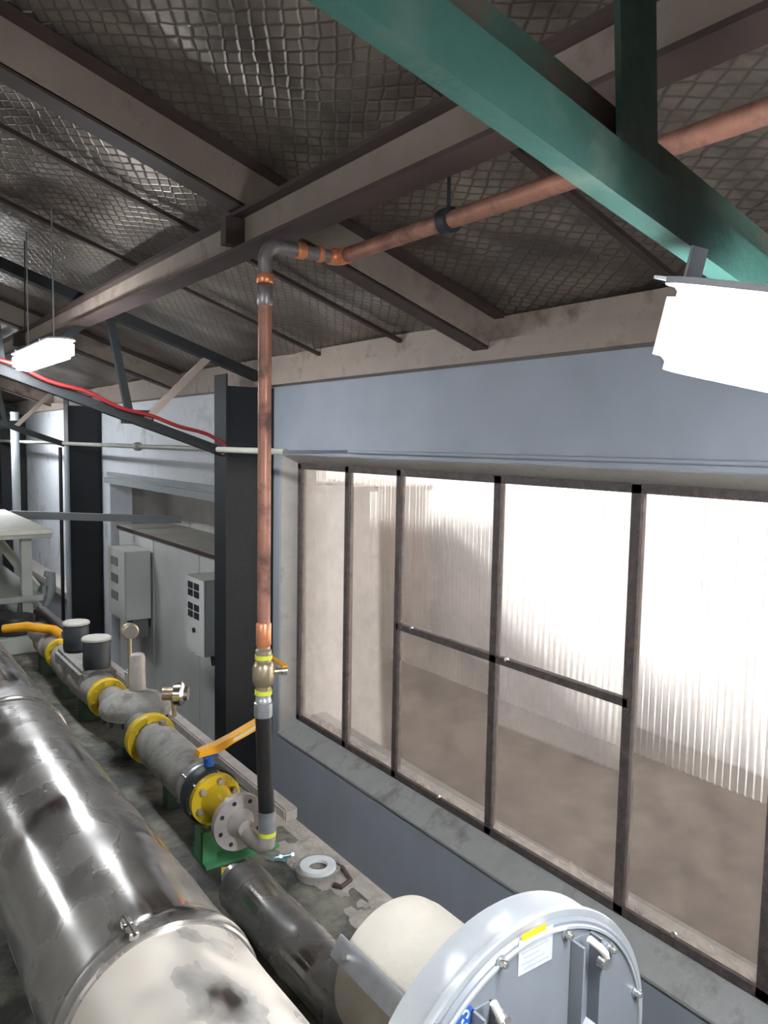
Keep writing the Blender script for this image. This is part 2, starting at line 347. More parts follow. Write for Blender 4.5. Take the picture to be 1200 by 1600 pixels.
# ---- outside
b = B(); box(b, 3.3, 14, -8, 26, -.12, -.01); o = struct('exterior_ground', b, 'earth')
b = B(); n = 2000; prev = None; t = []
for i in range(n + 1):
    y = -5 + 22 * i / n; x = 6.4 + .013 * math.sin(y * 2 * PI / .072)
    t.append((b.verts.new((x, y, 0)), b.verts.new((x, y, 3.4)), b.verts.new((x + .01, y, 3.4)), b.verts.new((x + .01, y, 0))))
for i in range(n):
    for q in range(4):
        f = b.faces.new((t[i][q], t[i + 1][q], t[i + 1][(q + 1) % 4], t[i][(q + 1) % 4])); f.smooth = False
b.faces.new(t[0]); b.faces.new(t[-1][::-1])
single('corrugated_fence', b, 'fence', 'tall pale corrugated sheet fence seen through the dirty window glass', 'fence')
ex = thing('outbuilding', 'brown outbuilding silhouette behind the two narrow left window panes', 'building', (4.6, 8.5, 0))
b = B(); box(b, 3.95, 5.85, 8.5, 13, 0, 2.38); obj('wall', b, 'brown', ex)
b = B(); box(b, 3.9, 5.92, 8.42, 13.1, 2.38, 2.45); obj('roof', b, 'brown', ex)

# ================================================================== STEELWORK
def column(yc, label):
    t_ = thing('steel_column', label, 'column', (2.68, yc, 0), 'columns along the window wall')
    b = B(); box(b, 2.47, 2.485, yc, yc + .22, 0, 3.52); obj('flange', b, 'dark', t_)
    b = B(); box(b, 2.865, 2.878, yc, yc + .22, 0, 3.43); obj('flange', b, 'dark', t_)
    b = B(); box(b, 2.485, 2.865, yc + .02, yc + .20, 0, 3.43); obj('web', b, 'dark', t_)
    b = B(); box(b, 2.49, 2.86, yc - .005, yc + .02, 2.86, 2.89); box(b, 2.42, 2.875, yc - .02, yc + .24, 0, .02); obj('stiffener_plate', b, 'darkgreen', t_)
    return t_
column(5.55, 'black steel column directly behind the copper riser, left of the window')
column(10.38, 'black steel column at the far end of the grey cabinets')
column(15.2, 'thin-looking dark steel column furthest away at the left edge')
column(.77, 'dark steel column at the near end of the window wall, by the lamp')

def truss(yc, label, mats=('darkgreen', 'darkgreen'), ys=0):
    t_ = thing('roof_truss', label, 'truss', (0, yc, 3.5), 'lattice roof trusses')
    y = yc + .07
    b = B(); beam(b, (2.86, y, roofz(2.86, 1.43)), (RIDGE, y, roofz(RIDGE, 1.43)), .09, .07); obj('top_chord', b, mats[0], t_)
    b = B(); beam(b, (2.50, y, 2.915), (RIDGE, y, 2.915 + .336 * (2.5 - RIDGE)), .08, .065); obj('bottom_chord', b, mats[0], t_)
    low = lambda x: 2.915 + .336 * (2.5 - x) + .02
    hi = lambda x: roofz(x, 1.42)
    for (xa, xb, mm) in ((1.76, 1.62, mats[0]), (1.87, 2.36, 'beige'), (1.02, 1.58, mats[0]), (.93, .86, mats[0]), (.20, .80, mats[0]), (.10, .06, mats[0])):
        b = B(); beam(b, (xa, y, low(xa)), (xb, y, hi(xb)), .05, .045, (0, 1, 0)); obj('web_member', b, mm, t_)
    b = B(); box(b, 1.70, 1.93, y - .012, y + .012, low(1.8) - .05, low(1.8) + .05); obj('gusset_plate', b, mats[0], t_)
    return t_
truss(5.55, 'dark lattice truss meeting the black column behind the copper riser')
truss(10.38, 'distant dark lattice truss behind the small lamp, over the far end of the cabinets')
truss(15.2, 'faint far-off lattice truss at the left edge of the roof')

# near truss in bright green paint
g = thing('green_roof_truss', 'large bright green truss beam crossing overhead above the glaring lamp', 'truss', (0, .77, 3.5), 'lattice roof trusses')
def zc(x): return 3.494 - .242 * (x - .49)
b = B(); prism(b, [(RIDGE, zc(RIDGE)), (2.45, zc(2.45)), (2.45, zc(2.45) + .066), (RIDGE, zc(RIDGE) + .095)], 'y', .77, .775)
prism(b, [(RIDGE, zc(RIDGE)), (2.45, zc(2.45)), (2.45, zc(2.45) + .006), (RIDGE, zc(RIDGE) + .006)], 'y', .775, .81); obj('bottom_chord', b, 'green', g)
b = B(); prism(b, [(RIDGE, zc(RIDGE) + .10), (2.45, zc(2.45) + .10), (2.45, zc(2.45) + .17), (RIDGE, zc(RIDGE) + .19)], 'y', .835, .85); obj('rear_chord_angle', b, 'greenold', g)
b = B(); beam(b, (1.075, .815, 3.41), (1.005, .815, 4.14), .09, .012, (0, 1, 0)); obj('web_member', b, 'green', g)
b = B(); beam(b, (.15, .825, 3.60), (-.35, .825, 4.6), .07, .012, (0, 1, 0)); obj('web_member', b, 'green', g)
b = B(); beam(b, (1.6, .825, 3.26), (2.3, .825, 3.66), .06, .012, (0, 1, 0)); obj('web_member', b, 'green', g)
b = B(); beam(b, (2.86, .83, roofz(2.86, 1.46)), (RIDGE, .83, roofz(RIDGE, 1.46)), .07, .07); obj('top_chord', b, 'greenold', g)

# longitudinal I-beam under the rafters
gb = thing('longitudinal_beam', 'long beige I-beam with dark brown flanges running the length of the roof', 'beam', (1.42, 8, 3.8))
b = B(); box(b, 1.414, 1.426, Y0, Y1, 3.79, 3.915); obj('web', b, 'beige', gb)
b = B(); box(b, 1.365, 1.485, Y0, Y1, 3.775, 3.79); obj('lower_flange', b, 'brownfl', gb)
b = B(); box(b, 1.365, 1.475, Y0, Y1, 3.915, 3.93); obj('upper_flange', b, 'brownfl', gb)
for y in (2.99, 7.42, 12.6):
    b = B(); box(b, 1.33, 1.414, y, y + .05, 3.80, 3.91); obj('cleat', b, 'brownfl', gb)

def rafter(y, label):
    t_ = thing('rafter', label, 'rafter', (1.0, y, 4.0), 'channel rafters under the roof foil')
    def seg(xa, xb):
        b = B(); prism(b, [(xa, roofz(xa, 1.42)), (xb, roofz(xb, 1.42)), (xb, roofz(xb, 1.585)), (xa, roofz(xa, 1.585))], 'y', y, y + .01); return b
    obj('web', seg(RIDGE, 2.84), 'beige', t_)
    b = B(); prism(b, [(RIDGE, roofz(RIDGE, 1.408)), (2.84, roofz(2.84, 1.408)), (2.84, roofz(2.84, 1.425)), (RIDGE, roofz(RIDGE, 1.425))], 'y', y, y + .11); obj('lower_flange', b, 'brownfl', t_)
    b = B(); prism(b, [(RIDGE, roofz(RIDGE, 1.575)), (2.84, roofz(2.84, 1.575)), (2.84, roofz(2.84, 1.592)), (RIDGE, roofz(RIDGE, 1.592))], 'y', y - .07, y + .0); obj('upper_flange', b, 'brownfl', t_)
    return t_
rafter(2.97, 'brown channel rafter crossing the long beam above the copper pipe elbow')
rafter(7.40, 'dark channel rafter seen beyond the small lamp, past the nearer lattice truss')
rafter(12.6, 'far channel rafter between the distant trusses')
rafter(-1.6, 'channel rafter over the near end of the shed')
for y, lab in ((3.78, 'thin dark batten line on the foil, first beyond the copper riser'), (4.72, 'thin dark batten on the foil just before the lattice truss'), (1.85, 'thin dark batten on the foil above the copper pipe run')):
    b = B(); beam(b, (2.85, y, roofz(2.85, 1.545)), (RIDGE, y, roofz(RIDGE, 1.545)), .035, .02); single('roof_batten', b, 'brownfl', lab, 'batten', 'thin battens against the foil')

# red hose lying along the far truss chord
pts = []
for i in range(40):
    u = i / 39; x = 2.46 - 2.9 * u
    z = 2.96 + .336 * (2.5 - x) + .012 * math.sin(u * 40) + .03 * math.exp(-((x - 2.2) / .22) ** 2)
    pts.append((x, 5.54 - .008 * math.sin(u * 23), z))
pts = [(2.44, 5.53, 2.905)] + pts
b = B(); tube(b, pts, .014, 10); single('red_hose', b, 'red', 'red hose lying along the sloping bottom chord of the dark truss', 'hose')

# pale conduit along the wall
cd = thing('wall_conduit', 'thin pale conduit running level across the columns and above the window', 'conduit', (2.42, 8, 2.945))
b = B(); tube(b, [(2.42, 16.5, 2.957), (2.42, 7.5, 2.943), (2.42, 4.5, 2.943)], .022, 12); obj('tube', b, 'conduit', cd)
b = B(); tube(b, [(2.42, 4.5, 2.943), (2.86, 4.42, 2.95), (2.86, .2, 2.955)], .012, 10); obj('wall_run', b, 'bluewall', cd)
b = B(); lathe(b, (2.42, 7.54, 2.943), (2.42, 7.44, 2.943), [(0, .03), (.02, .042), (.08, .042), (.1, .03)]); obj('coupling', b, 'conduit', cd)
for y in (5.60, 10.42):
    b = B(); box(b, 2.435, 2.475, y, y + .05, 2.92, 2.965); obj('saddle', b, 'galv', cd)

# downpipes by the second column
dp = thing('downpipe', 'narrow grey vertical downpipe in front of the far black column', 'pipe', (2.40, 10.2, 0))
b = B(); tube(b, [(2.42, 10.26, 0), (2.42, 10.26, 2.92)], .03, 12); obj('tube', b, 'dullgrey', dp)
b = B(); tube(b, [(2.36, 10.33, 0), (2.36, 10.33, 2.90)], .022, 12); obj('dark_tube', b, 'black', dp)
b = B(); tube(b, [(2.30, 12.9, 0), (2.30, 12.9, 3.4)], .06, 14); single('vent_pipe', b, 'dullgrey', 'pale grey vertical pipe near the left edge before the furthest column', 'pipe')

# ================================================================== LAMPS
def lamp(x, ya, yb, z, label, wd=.15, dp=.04, chord=False):
    hang = roofz(x if x > RIDGE else 2 * RIDGE - x, 1.60) - z
    t_ = thing('led_batten_lamp', label, 'lamp', (x, (ya + yb) / 2, z), 'shed LED lamps')
    def capsule(w, z0, z1, ins):
        b = B(); prof = []; r = w / 2
        for k in range(9): a = PI * k / 8; prof.append((x + r * math.cos(a), yb - r - ins + r * math.sin(a)))
        for k in range(9): a = PI + PI * k / 8; prof.append((x + r * math.cos(a), ya + r + ins + r * math.sin(a)))
        prism(b, prof, 'z', z0, z1); bmesh.ops.bevel(b, geom=[e for e in b.edges if abs(e.verts[0].co.z - e.verts[1].co.z) < 1e-5 and min(e.verts[0].co.z, e.verts[1].co.z) < z0 + 1e-4], offset=.02, segments=3, affect='EDGES'); return b
    obj('housing', capsule(wd, z + .035, z + .065, 0), 'lampbody', t_)
    obj('diffuser', capsule(wd - .015, z - dp, z + .036, .008), 'emit', t_)
    for k in (.2, .8):
        y = ya + (yb - ya) * k
        b = B(); box(b, x - .08, x + .08, y - .012, y + .012, z + .02, z + .072); box(b, x - .082, x - .074, y - .012, y + .012, z - .005, z + .03); box(b, x + .074, x + .082, y - .012, y + .012, z - .005, z + .03); obj('clip', b, 'galv', t_)
        if not chord or k < .5: b = B(); tube(b, [(x, y, z + .065), (x, y, z + hang)], .004, 8); obj('hanger', b, 'galv', t_)
    if chord:
        b = B(); box(b, x - .02, x + .02, yb - .06, yb + .04, z + .065, z + .07); box(b, x - .02, x + .02, yb - .02, yb - .015, z + .065, z + .12); obj('chord_bracket', b, 'galv', t_)
    else:
        b = B(); tube(b, [(x, yb - .05, z + .05), (x + .02, yb - .01, z + .1), (x + .03, yb - .02, z + hang)], .004, 8); obj('cable', b, 'rubber', t_)
    return t_
lamp(1.03, 4.38, 5.50, 3.475, 'small-looking lit LED lamp far off, upper left above the red hose')
nl = lamp(1.13, -.50, .80, 3.20, 'glaring white LED lamp close by on the right under the green truss', wd=.26, dp=.07, chord=True)
nl.rotation_euler.x = math.radians(14); nl.location.z -= .15; nl.location.y += .0  # lamp built oversized and tilted so its shape takes in the glare
lamp(1.03, 9.2, 10.3, 3.475, 'added unseen fill LED lamp between the second and third trusses')  # extra lamp out of view, put in to brighten the deeper bays
lamp(-1.9, .4, 1.6, 3.3, 'LED lamp hanging over the left side of the shed above the duct')
lamp(-1.9, 5.2, 6.4, 3.3, 'LED lamp over the left side further down the shed')
lamp(1.9, 12.2, 13.4, 3.2, 'added unseen fill LED lamp in the far bay near the furthest column')  # another out-of-view lamp, added as fill for the furthest walls

# ================================================================== PLATFORM
pf = thing('equipment_platform', 'raised dusty dark platform carrying the gas pipework and blower', 'platform', (.4, 5, 1.28))
b = B(); box(b, -1.3, 1.60, -2.2, 12, 1.20, 1.28); obj('deck', b, 'deck', pf)
b = B(); box(b, 1.603, 1.69, -2.2, 12, 1.14, 1.275); obj('edge_curb', b, 'deck', pf)
b = B(); box(b, 1.62, 1.69, 3.0, 12, 1.277, 1.34, .008); obj('edge_channel', b, 'flange', pf)
b = B(); box(b, -1.25, 1.55, -2.1, 11.9, .0, 1.20); obj('plinth', b, 'concrete', pf)
b = B(); box(b, 1.335, 1.35, -1, 6, 1.281, 1.287); obj('seam_strip', b, 'castgrey', pf)
# dust ridge along the edge
b = B(); nx, ny = 12, 120; g_ = []
for i in range(nx + 1):
    row = []
    for j in range(ny + 1):
        x = 1.46 + .225 * i / nx; y = .9 + 2.25 * j / ny; u = i / nx
        h = max(0, noise.noise(Vector((x * 9, y * 5, 2))) * .04 + noise.noise(Vector((x * 25, y * 22, 5))) * .015 + .008) * math.sin(PI * u) ** .6
        row.append(b.verts.new((x, y, 1.278 + h)))
    g_.append(row)
for i in range(nx):
    for j in range(ny):
        f = b.faces.new((g_[i][j], g_[i + 1][j], g_[i + 1][j + 1], g_[i][j + 1])); f.smooth = True
o = single('dust_ridge', b, 'dust', 'ridge of pale dust and grit along the platform edge by the white ring', 'dust'); o['kind'] = 'stuff'

# ================================================================== BIG STAINLESS DUCT
dx, dz, dr = .510, 1.826, .206
du = thing('exhaust_duct', 'big shiny stainless clad exhaust duct running away along the left foreground', 'duct', (dx, 3, 1.28))
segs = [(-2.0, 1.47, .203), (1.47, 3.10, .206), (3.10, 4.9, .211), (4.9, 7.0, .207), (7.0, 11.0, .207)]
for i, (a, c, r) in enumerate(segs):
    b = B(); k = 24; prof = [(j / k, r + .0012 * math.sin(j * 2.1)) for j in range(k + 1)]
    lathe(b, (dx, a, dz), (dx, c, dz), prof, 96, rel=True); obj('cladding_section', b, 'clad_cream' if i == 0 else 'clad', du)
for y in (1.47, 3.10, 4.9, 7.0):
    b = B(); lathe(b, (dx, y - .035, dz), (dx, y + .035, dz), [(0, .2075), (.005, .212), (.028, .2125), (.035, .216), (.042, .2125), (.065, .2125), (.07, .2075)], 96); obj('joint_band', b, 'clad', du)
    b = B(); x_, z_ = dx - .06, dz + .213
    box(b, x_ - .01, x_ + .01, y - .03, y + .0, z_ - .012, z_ + .004, .002); box(b, x_ - .01, x_ + .01, y + .008, y + .03, z_ - .012, z_ + .004, .002); cyl(b, (x_, y - .04, z_ + .001), (x_, y + .04, z_ + .001), .004, n=8); obj('toggle_latch', b, 'chrome', du)
b = B(); box(b, dx - .008, dx - .004, -1.9, 11, dz + .207, dz + .209); 
b.free()
for y in (.2, 4.0, 8.2):
    b = B()
    pr_ = [(dx + .21 * math.cos(a), dz + .216 * math.sin(a)) for a in [PI + .35 + (PI - .7) * k / 16 for k in range(17)]]
    prism(b, [(dx - .22, 1.282), (dx - .22, pr_[0][1])] + [(x, z) for x, z in pr_] + [(dx + .22, pr_[-1][1]), (dx + .22, 1.282)], 'y', y, y + .03)
    obj('saddle_support', b, 'greensup', du)

# smaller stainless pipe beside it on the deck
sp = thing('silver_pipe', 'smaller shiny silver pipe lying low between the big duct and the blower', 'pipe', (1.22, 2, 1.28))
b = B(); lathe(b, (1.17, 1.50, 1.385), (1.17, 2.50, 1.385), [(0, .08), (.004, .094), (.5, .094), (.51, .098), (.56, .098), (.57, .094), (.98, .094), (1.0, .08)], 64); obj('cladding', b, 'clad_dirty', sp)
b = B(); cyl(b, (1.17, 2.50, 1.385), (1.17, 2.57, 1.385), .045); obj('stub', b, 'galv', sp)
b = B(); box(b, 1.09, 1.25, 1.7, 1.73, 1.282, 1.33); obj('rest', b, 'dark', sp)
b = B(); box(b, 1.09, 1.25, 2.3, 2.33, 1.282, 1.33); obj('rest', b, 'dark', sp)

# ================================================================== COPPER PIPE
px, py = 1.29, 2.56
cp = thing('copper_gas_pipe', 'vertical copper pipe with bright fittings that turns and runs along under the roof', 'pipe', (px, py, 1.5))
r = .0245
b = B(); tube(b, [(px, py, 2.30), (px, py, 3.55)], r, 24); obj('riser', b, 'copper', cp)
b = B(); lathe(b, (px, py, 3.49), (px, py, 3.56), [(0, r), (.005, .028), (.065, .028), (.07, r)]); obj('tinned_sleeve', b, 'solder', cp, label='grey tinned sleeve')
b = B(); lathe(b, (px, py, 3.568), (px, py, 3.602), [(0, .027), (.006, .031), (.028, .031), (.034, .027)]); obj('bright_coupling', b, 'copperhot', cp, label='bright orange copper coupling')
el = [(px, py, 3.60), (px, py, 3.655)] + arc((px + .05, py, 3.655), .05, PI, PI / 2, 8) + [(1.40, py, 3.705)]
b = B(); tube(b, el, .0255, 20); obj('elbow', b, 'solder', cp)
b = B(); tube(b, [(1.40, py, 3.705), (1.57, py, 3.705)], .0235, 20); obj('offset_tube', b, 'solder', cp)
for x0_, x1_ in ((1.415, 1.452), (1.505, 1.527)):
    b = B(); lathe(b, (x0_, py, 3.705), (x1_, py, 3.705), [(0, .026), (.005, .030), (x1_ - x0_ - .005, .030), (x1_ - x0_, .026)]); obj('bright_coupling', b, 'copperhot', cp, label='bright orange copper coupling')
b = B(); tube(b, [(1.555, py, 3.705)] + arc((1.565, py - .035, 3.705), .035, PI / 2, 0, 8, 0, 1) + [(1.60, py - .06, 3.705)], .031, 20); obj('bright_elbow', b, 'copperhot', cp, label='bright orange copper elbow')
b = B(); tube(b, [(1.60, 2.50, 3.705), (1.60, 1.5, 3.70), (1.60, .95, 3.70), (1.60, -2.6, 3.70)], .027, 20); obj('roof_run', b, 'copper', cp)
b = B(); lathe(b, (1.60, 1.94, 3.702), (1.60, 1.90, 3.702), [(0, .029), (0, .040), (.04, .040), (.04, .029)]); tube(b, [(1.60, 1.92, 3.735), (1.60, 1.92, 4.03)], .006, 8); obj('pipe_clamp', b, 'rubber', cp)
b = B(); lathe(b, (px, py, 2.245), (px, py, 2.335), [(0, .025), (.006, .0285), (.084, .0285), (.09, .025)]); obj('bright_adaptor', b, 'copperhot', cp, label='bright orange copper adaptor above the valve')
b = B(); lathe(b, (px, py, 2.215), (px, py, 2.25), [(0, .03), (.015, .03), (.02, .025), (.035, .025)]); obj('thread_adaptor', b, 'brass', cp)
b = B(); lathe(b, (px, py, 2.075), (px, py, 2.205), [(0, .029), (.018, .029), (.022, .034), (.04, .041), (.09, .041), (.108, .034), (.112, .030), (.13, .030)], 12)
cyl(b, (px + .03, py - .008, 2.145), (px + .075, py - .02, 2.145), .013); vb = obj('ball_valve', b, 'brass', cp)
b = B(); cyl(b, (px + .066, py - .018, 2.145), (px + .085, py - .023, 2.145), .017, n=12); obj('stem_nut', b, 'bolt', vb)
b = B(); beam(b, (px + .076, py - .03, 2.163), (px + .076, py + .10, 2.172), .02, .008); obj('lever', b, 'orange', vb)
for z in (2.197, 2.062):
    b = B(); lathe(b, (px, py, z), (px, py, z + .017), [(0, .0325), (.017, .0325)]); obj('yellow_ring', b, 'tape', cp, label='yellow tape ring on the pipe')
b = B(); lathe(b, (px, py, 1.975), (px, py, 2.06), [(0, .031), (.003, .035), (.055, .035), (.057, .031), (.067, .031), (.07, .029), (.085, .029)], 12); obj('union', b, 'galv', cp)
b = B(); tube(b, [(px, py, 1.99), (px + .006, py, 1.8), (px + .015, py, 1.595)], .0305, 24); obj('black_pipe', b, 'black', cp, label='matt black lower length of pipe')
b = B(); lathe(b, (px + .018, py, 1.525), (px + .018, py, 1.605), [(0, .034), (.08, .034)]); obj('grey_socket', b, 'galv', cp)
b = B(); lathe(b, (px + .018, py, 1.508), (px + .018, py, 1.524), [(0, .0345), (.016, .0345)]); obj('yellow_ring', b, 'tape', cp, label='yellow tape ring at the foot')
b = B(); pe = [(px + .018, py, 1.51), (px + .016, py + .004, 1.475), (px + .008, py + .02, 1.46), (px - .005, py + .06, 1.462), (px - .02, py + .15, 1.485)]
tube(b, pe, [.034, .035, .034, .032, .03], 18); obj('bottom_elbow', b, 'flange', cp)

# ================================================================== GAS TRAIN
gx, gz = 1.27, 1.50
GT = 'gas train fittings behind the copper riser'
def bolts(parent, y, rad, n, m_='bolt', rb=.010, ln=.02, ph=0.2, hole=False, nm='bolt'):
    for k in range(n):
        a = ph + 2 * PI * k / n; x = gx + rad * math.cos(a); z = gz + rad * math.sin(a)
        b = B(); cyl(b, (x, y, z), (x, y - ln, z), rb, n=6); obj(nm, b, m_, parent)
fl = thing('pipe_flange', 'bare grey eight-hole steel flange at the near end of the gas line', 'flange', (gx, 2.72, gz), GT)
def holed_disc(y0, y1, rad, nh, rh, rbolt):
    b = B(); n = 64
    out = [(gx + rad * math.cos(2 * PI * k / n), gz + rad * math.sin(2 * PI * k / n)) for k in range(n)]
    prism(b, out, 'y', y0, y1); return b
b = holed_disc(2.715, 2.742, .112, 8, .01, .085); disc = obj('disc', b, 'flange', fl)
b = B(); lathe(b, (gx, 2.713, gz), (gx, 2.66, gz), [(0, .058), (.003, .056), (.03, .036), (.053, .033)]); obj('hub', b, 'flange', fl)
for k in range(8):
    a = .3 + 2 * PI * k / 8; x = gx + .088 * math.cos(a); z = gz + .088 * math.sin(a)
    b = B(); cyl(b, (x, 2.7145, z), (x, 2.7135, z), .009, n=16); obj('bolt_hole', b, 'rubber', fl)

yv = thing('butterfly_valve', 'yellow flanged shut-off valve with orange lever handle and blue neck', 'valve', (gx, 3.0, gz), GT)
b = B(); lathe(b, (gx, 2.745, gz), (gx, 3.0, gz), [(0, .10), (.02, .10), (.022, .052), (.06, .050), (.12, .05), (.18, .062), (.205, .068), (.207, .108), (.235, .108)], 40); obj('yellow_neck', b, 'yellow', yv)
bolts(yv, 2.95, .082, 6, 'flange', .014, .02, .35)
b = B(); lathe(b, (gx, 2.985, gz), (gx, 3.06, gz), [(0, .118), (.012, .124), (.06, .124), (.075, .118)], 40); obj('body_ring', b, 'rubber', yv)
b = B(); cyl(b, (gx, 3.03, gz + .11), (gx, 3.03, gz + .175), .022); box(b, gx - .03, gx + .03, 3.0, 3.06, gz + .165, gz + .175); obj('blue_neck', b, 'blue', yv)
b = B(); hp = [(gx - .055, gz + .175), (gx - .05, gz + .20), (gx + .03, gz + .215), (gx + .10, gz + .235), (gx + .27, gz + .295), (gx + .275, gz + .262), (gx + .10, gz + .205), (gx + .04, gz + .178)]
prism(b, hp, 'y', 3.005, 3.05); h = obj('lever', b, 'orange', yv)
b = B(); prism(b, [(gx + .10, gz + .215), (gx + .25, gz + .267), (gx + .25, gz + .277), (gx + .10, gz + .225)], 'y', 3.002, 3.005); obj('lever_sticker', b, 'plastic', h)
b = B(); lathe(b, (gx, 3.065, gz), (gx, 3.09, gz), [(0, .112), (.025, .112)], 40); obj('rear_flange', b, 'galv', yv)
for k in range(6):
    a = .35 + 2 * PI * k / 6; b = B(); cyl(b, (gx + .11 * math.cos(a), 2.97, gz + .11 * math.sin(a)), (gx + .11 * math.cos(a), 3.11, gz + .11 * math.sin(a)), .007, n=8); obj('stud', b, 'bolt', yv)

gs = thing('green_support', 'green painted steel channel support under the nearest flange', 'support', (1.3, 2.9, 1.28), GT)
b = B(); box(b, 1.17, 1.50, 2.82, 2.96, 1.282, 1.296); box(b, 1.17, 1.50, 2.95, 2.96, 1.296, 1.34); obj('base_plate', b, 'greensup', gs)
b = B(); box(b, 1.17, 1.235, 2.86, 2.87, 1.296, 1.42); box(b, 1.17, 1.18, 2.86, 2.94, 1.296, 1.42); obj('upright', b, 'greensup', gs)
b = B(); box(b, 1.235, 1.47, 2.90, 2.91, 1.296, 1.37); obj('rib', b, 'greensup', gs)
b = B(); cyl(b, (1.20, 2.89, 1.42), (1.20, 2.89, 1.43), .010, n=6); obj('bolt', b, 'bolt', gs)

fp = thing('filter_pipe', 'dusty grey pipe spool between the two yellow flanges', 'pipe', (gx, 3.4, gz), GT)
b = B(); lathe(b, (gx, 3.095, gz), (gx, 3.75, gz), [(0, .112), (.025, .112), (.03, .09), (.07, .098), (.12, .108), (.55, .108), (.60, .095), (.655, .09)], 40); obj('spool', b, 'castgrey', fp)
b = B(); cyl(b, (gx + .02, 3.65, gz + .095), (gx + .02, 3.65, gz + .125), .022, n=6); obj('plug', b, 'brass', fp)
b = B(); box(b, 1.22, 1.32, 3.4, 3.46, 1.282, 1.405); obj('foot', b, 'greenfoot', fp)

def yflange(y, r_, label):
    t_ = thing('yellow_flange', label, 'flange', (gx, y, gz), GT)
    b = B(); lathe(b, (gx, y, gz), (gx, y + .05, gz), [(0, r_ * .98), (.004, r_), (.046, r_), (.05, r_ * .98)], 40); obj('disc', b, 'yellow', t_)
    bolts(t_, y, r_ * .78, 8, 'yellow', .012, .014)
    return t_
yflange(3.75, .125, 'yellow flange between the grey pipe spool and the dusty round-lid regulator')
yflange(4.50, .112, 'yellow flange in front of the black-topped solenoid valves')
yflange(5.62, .105, 'farthest yellow flange, beside the orange handle near the duct')

rg = thing('gas_regulator', 'dusty grey regulator with a broad round bolted lid and upright spring cap', 'regulator', (1.29, 4.15, 1.28), GT)
rx, ry = 1.31, 4.14
b = B(); lathe(b, (rx, ry, 1.47), (rx, ry, 1.72), [(0, .13), (.045, .155), (.05, .185), (.075, .19), (.085, .19), (.11, .18), (.14, .135), (.165, .06), (.17, .055)], 48); obj('diaphragm_housing', b, 'castgrey', rg)
b = B(); lathe(b, (rx, ry, 1.35), (rx, ry, 1.475), [(0, .09), (.02, .11), (.10, .115), (.125, .12)], 40); cyl(b, (rx - .03, 3.80, gz), (rx - .03, 4.49, gz), .075); obj('body', b, 'castgrey', rg)
b = B(); lathe(b, (rx + .02, ry + .02, 1.63), (rx + .02, ry + .02, 1.84), [(0, .05), (.02, .044), (.19, .042), (.205, .036), (.21, .02)], 32); obj('spring_cap', b, 'flange', rg, label='dusty pale upright spring cap')
for k in range(14):
    a = 2 * PI * k / 14; b = B(); cyl(b, (rx + .165 * math.cos(a), ry + .165 * math.sin(a), 1.485), (rx + .165 * math.cos(a), ry + .165 * math.sin(a), 1.52), .010, n=6); obj('bolt', b, 'rubber', rg)
b = B(); lathe(b, (rx, ry, 1.284), (rx, ry, 1.35), [(0, .07), (.066, .08)]); obj('foot', b, 'greenfoot', rg)

gg = thing('brass_fitting', 'shiny round metal cap fitting on the right of the dusty regulator', 'fitting', (1.46, 4.0, 1.5), GT)
b = B(); lathe(b, (1.46, 3.96, 1.645), (1.52, 3.92, 1.645), [(0, .035), (.008, .062), (.045, .064), (.055, .054), (.06, .04), (.078, .036)], 32); obj('cap', b, 'chrome', gg)
b = B(); cyl(b, (1.41, 3.99, 1.645), (1.47, 3.955, 1.645), .035); tube(b, [(1.455, 3.955, 1.63), (1.46, 3.95, 1.53), (1.40, 3.95, 1.50), (1.33, 3.95, 1.50)], .013, 10); obj('stem', b, 'brass', gg)

sv = thing('solenoid_valve', 'grey twin valve body with two black cylindrical coils on top', 'valve', (gx, 4.9, 1.28), GT)
b = B(); lathe(b, (gx, 4.56, gz), (gx, 5.60, gz), [(0, .10), (.02, .085), (.15, .11), (.4, .12), (.5, .10), (.62, .12), (.9, .11), (1.04, .08)], 32); box(b, gx - .11, gx + .11, 4.7, 5.35, 1.46, 1.62, .02); obj('body', b, 'castgrey', sv)
for y, z in ((4.74, 1.63), (5.22, 1.63)):
    b = B(); lathe(b, (gx, y, z), (gx, y, z + .17), [(0, .075), (.005, .08), (.145, .08), (.16, .075)], 32); c = obj('coil', b, 'rubber', sv, label='black cylindrical coil')
    b = B(); lathe(b, (gx, y, z + .165), (gx, y, z + .185), [(0, .07), (.003, .086), (.014, .086), (.02, .08)], 32); obj('coil_cap', b, 'cabtop', c)
for ya in (4.8, 5.3):
    b = B(); box(b, 1.20, 1.34, ya, ya + .1, 1.282, 1.40); obj('foot', b, 'greenfoot', sv)
b = B(); box(b, gx + .13, gx + .2, 4.55, 4.63, 1.52, 1.62, .01); obj('junction_box', b, 'dullgrey', sv)

pg = thing('pressure_gauge', 'round brass pressure gauge on a thin stem beside the black coils', 'gauge', (1.36, 4.5, 1.6), GT)
b = B(); tube(b, [(1.37, 4.42, 1.58), (1.37, 4.42, 1.86)], .012, 10); obj('stem', b, 'brass', pg)
b = B(); lathe(b, (1.375, 4.45, 1.90), (1.375, 4.41, 1.90), [(0, .04), (.004, .048), (.034, .048), (.04, .04)], 28); obj('dial_case', b, 'brass', pg)
b = B(); cyl(b, (1.375, 4.409, 1.90), (1.375, 4.407, 1.90), .038); obj('dial', b, 'dialgrey', pg)

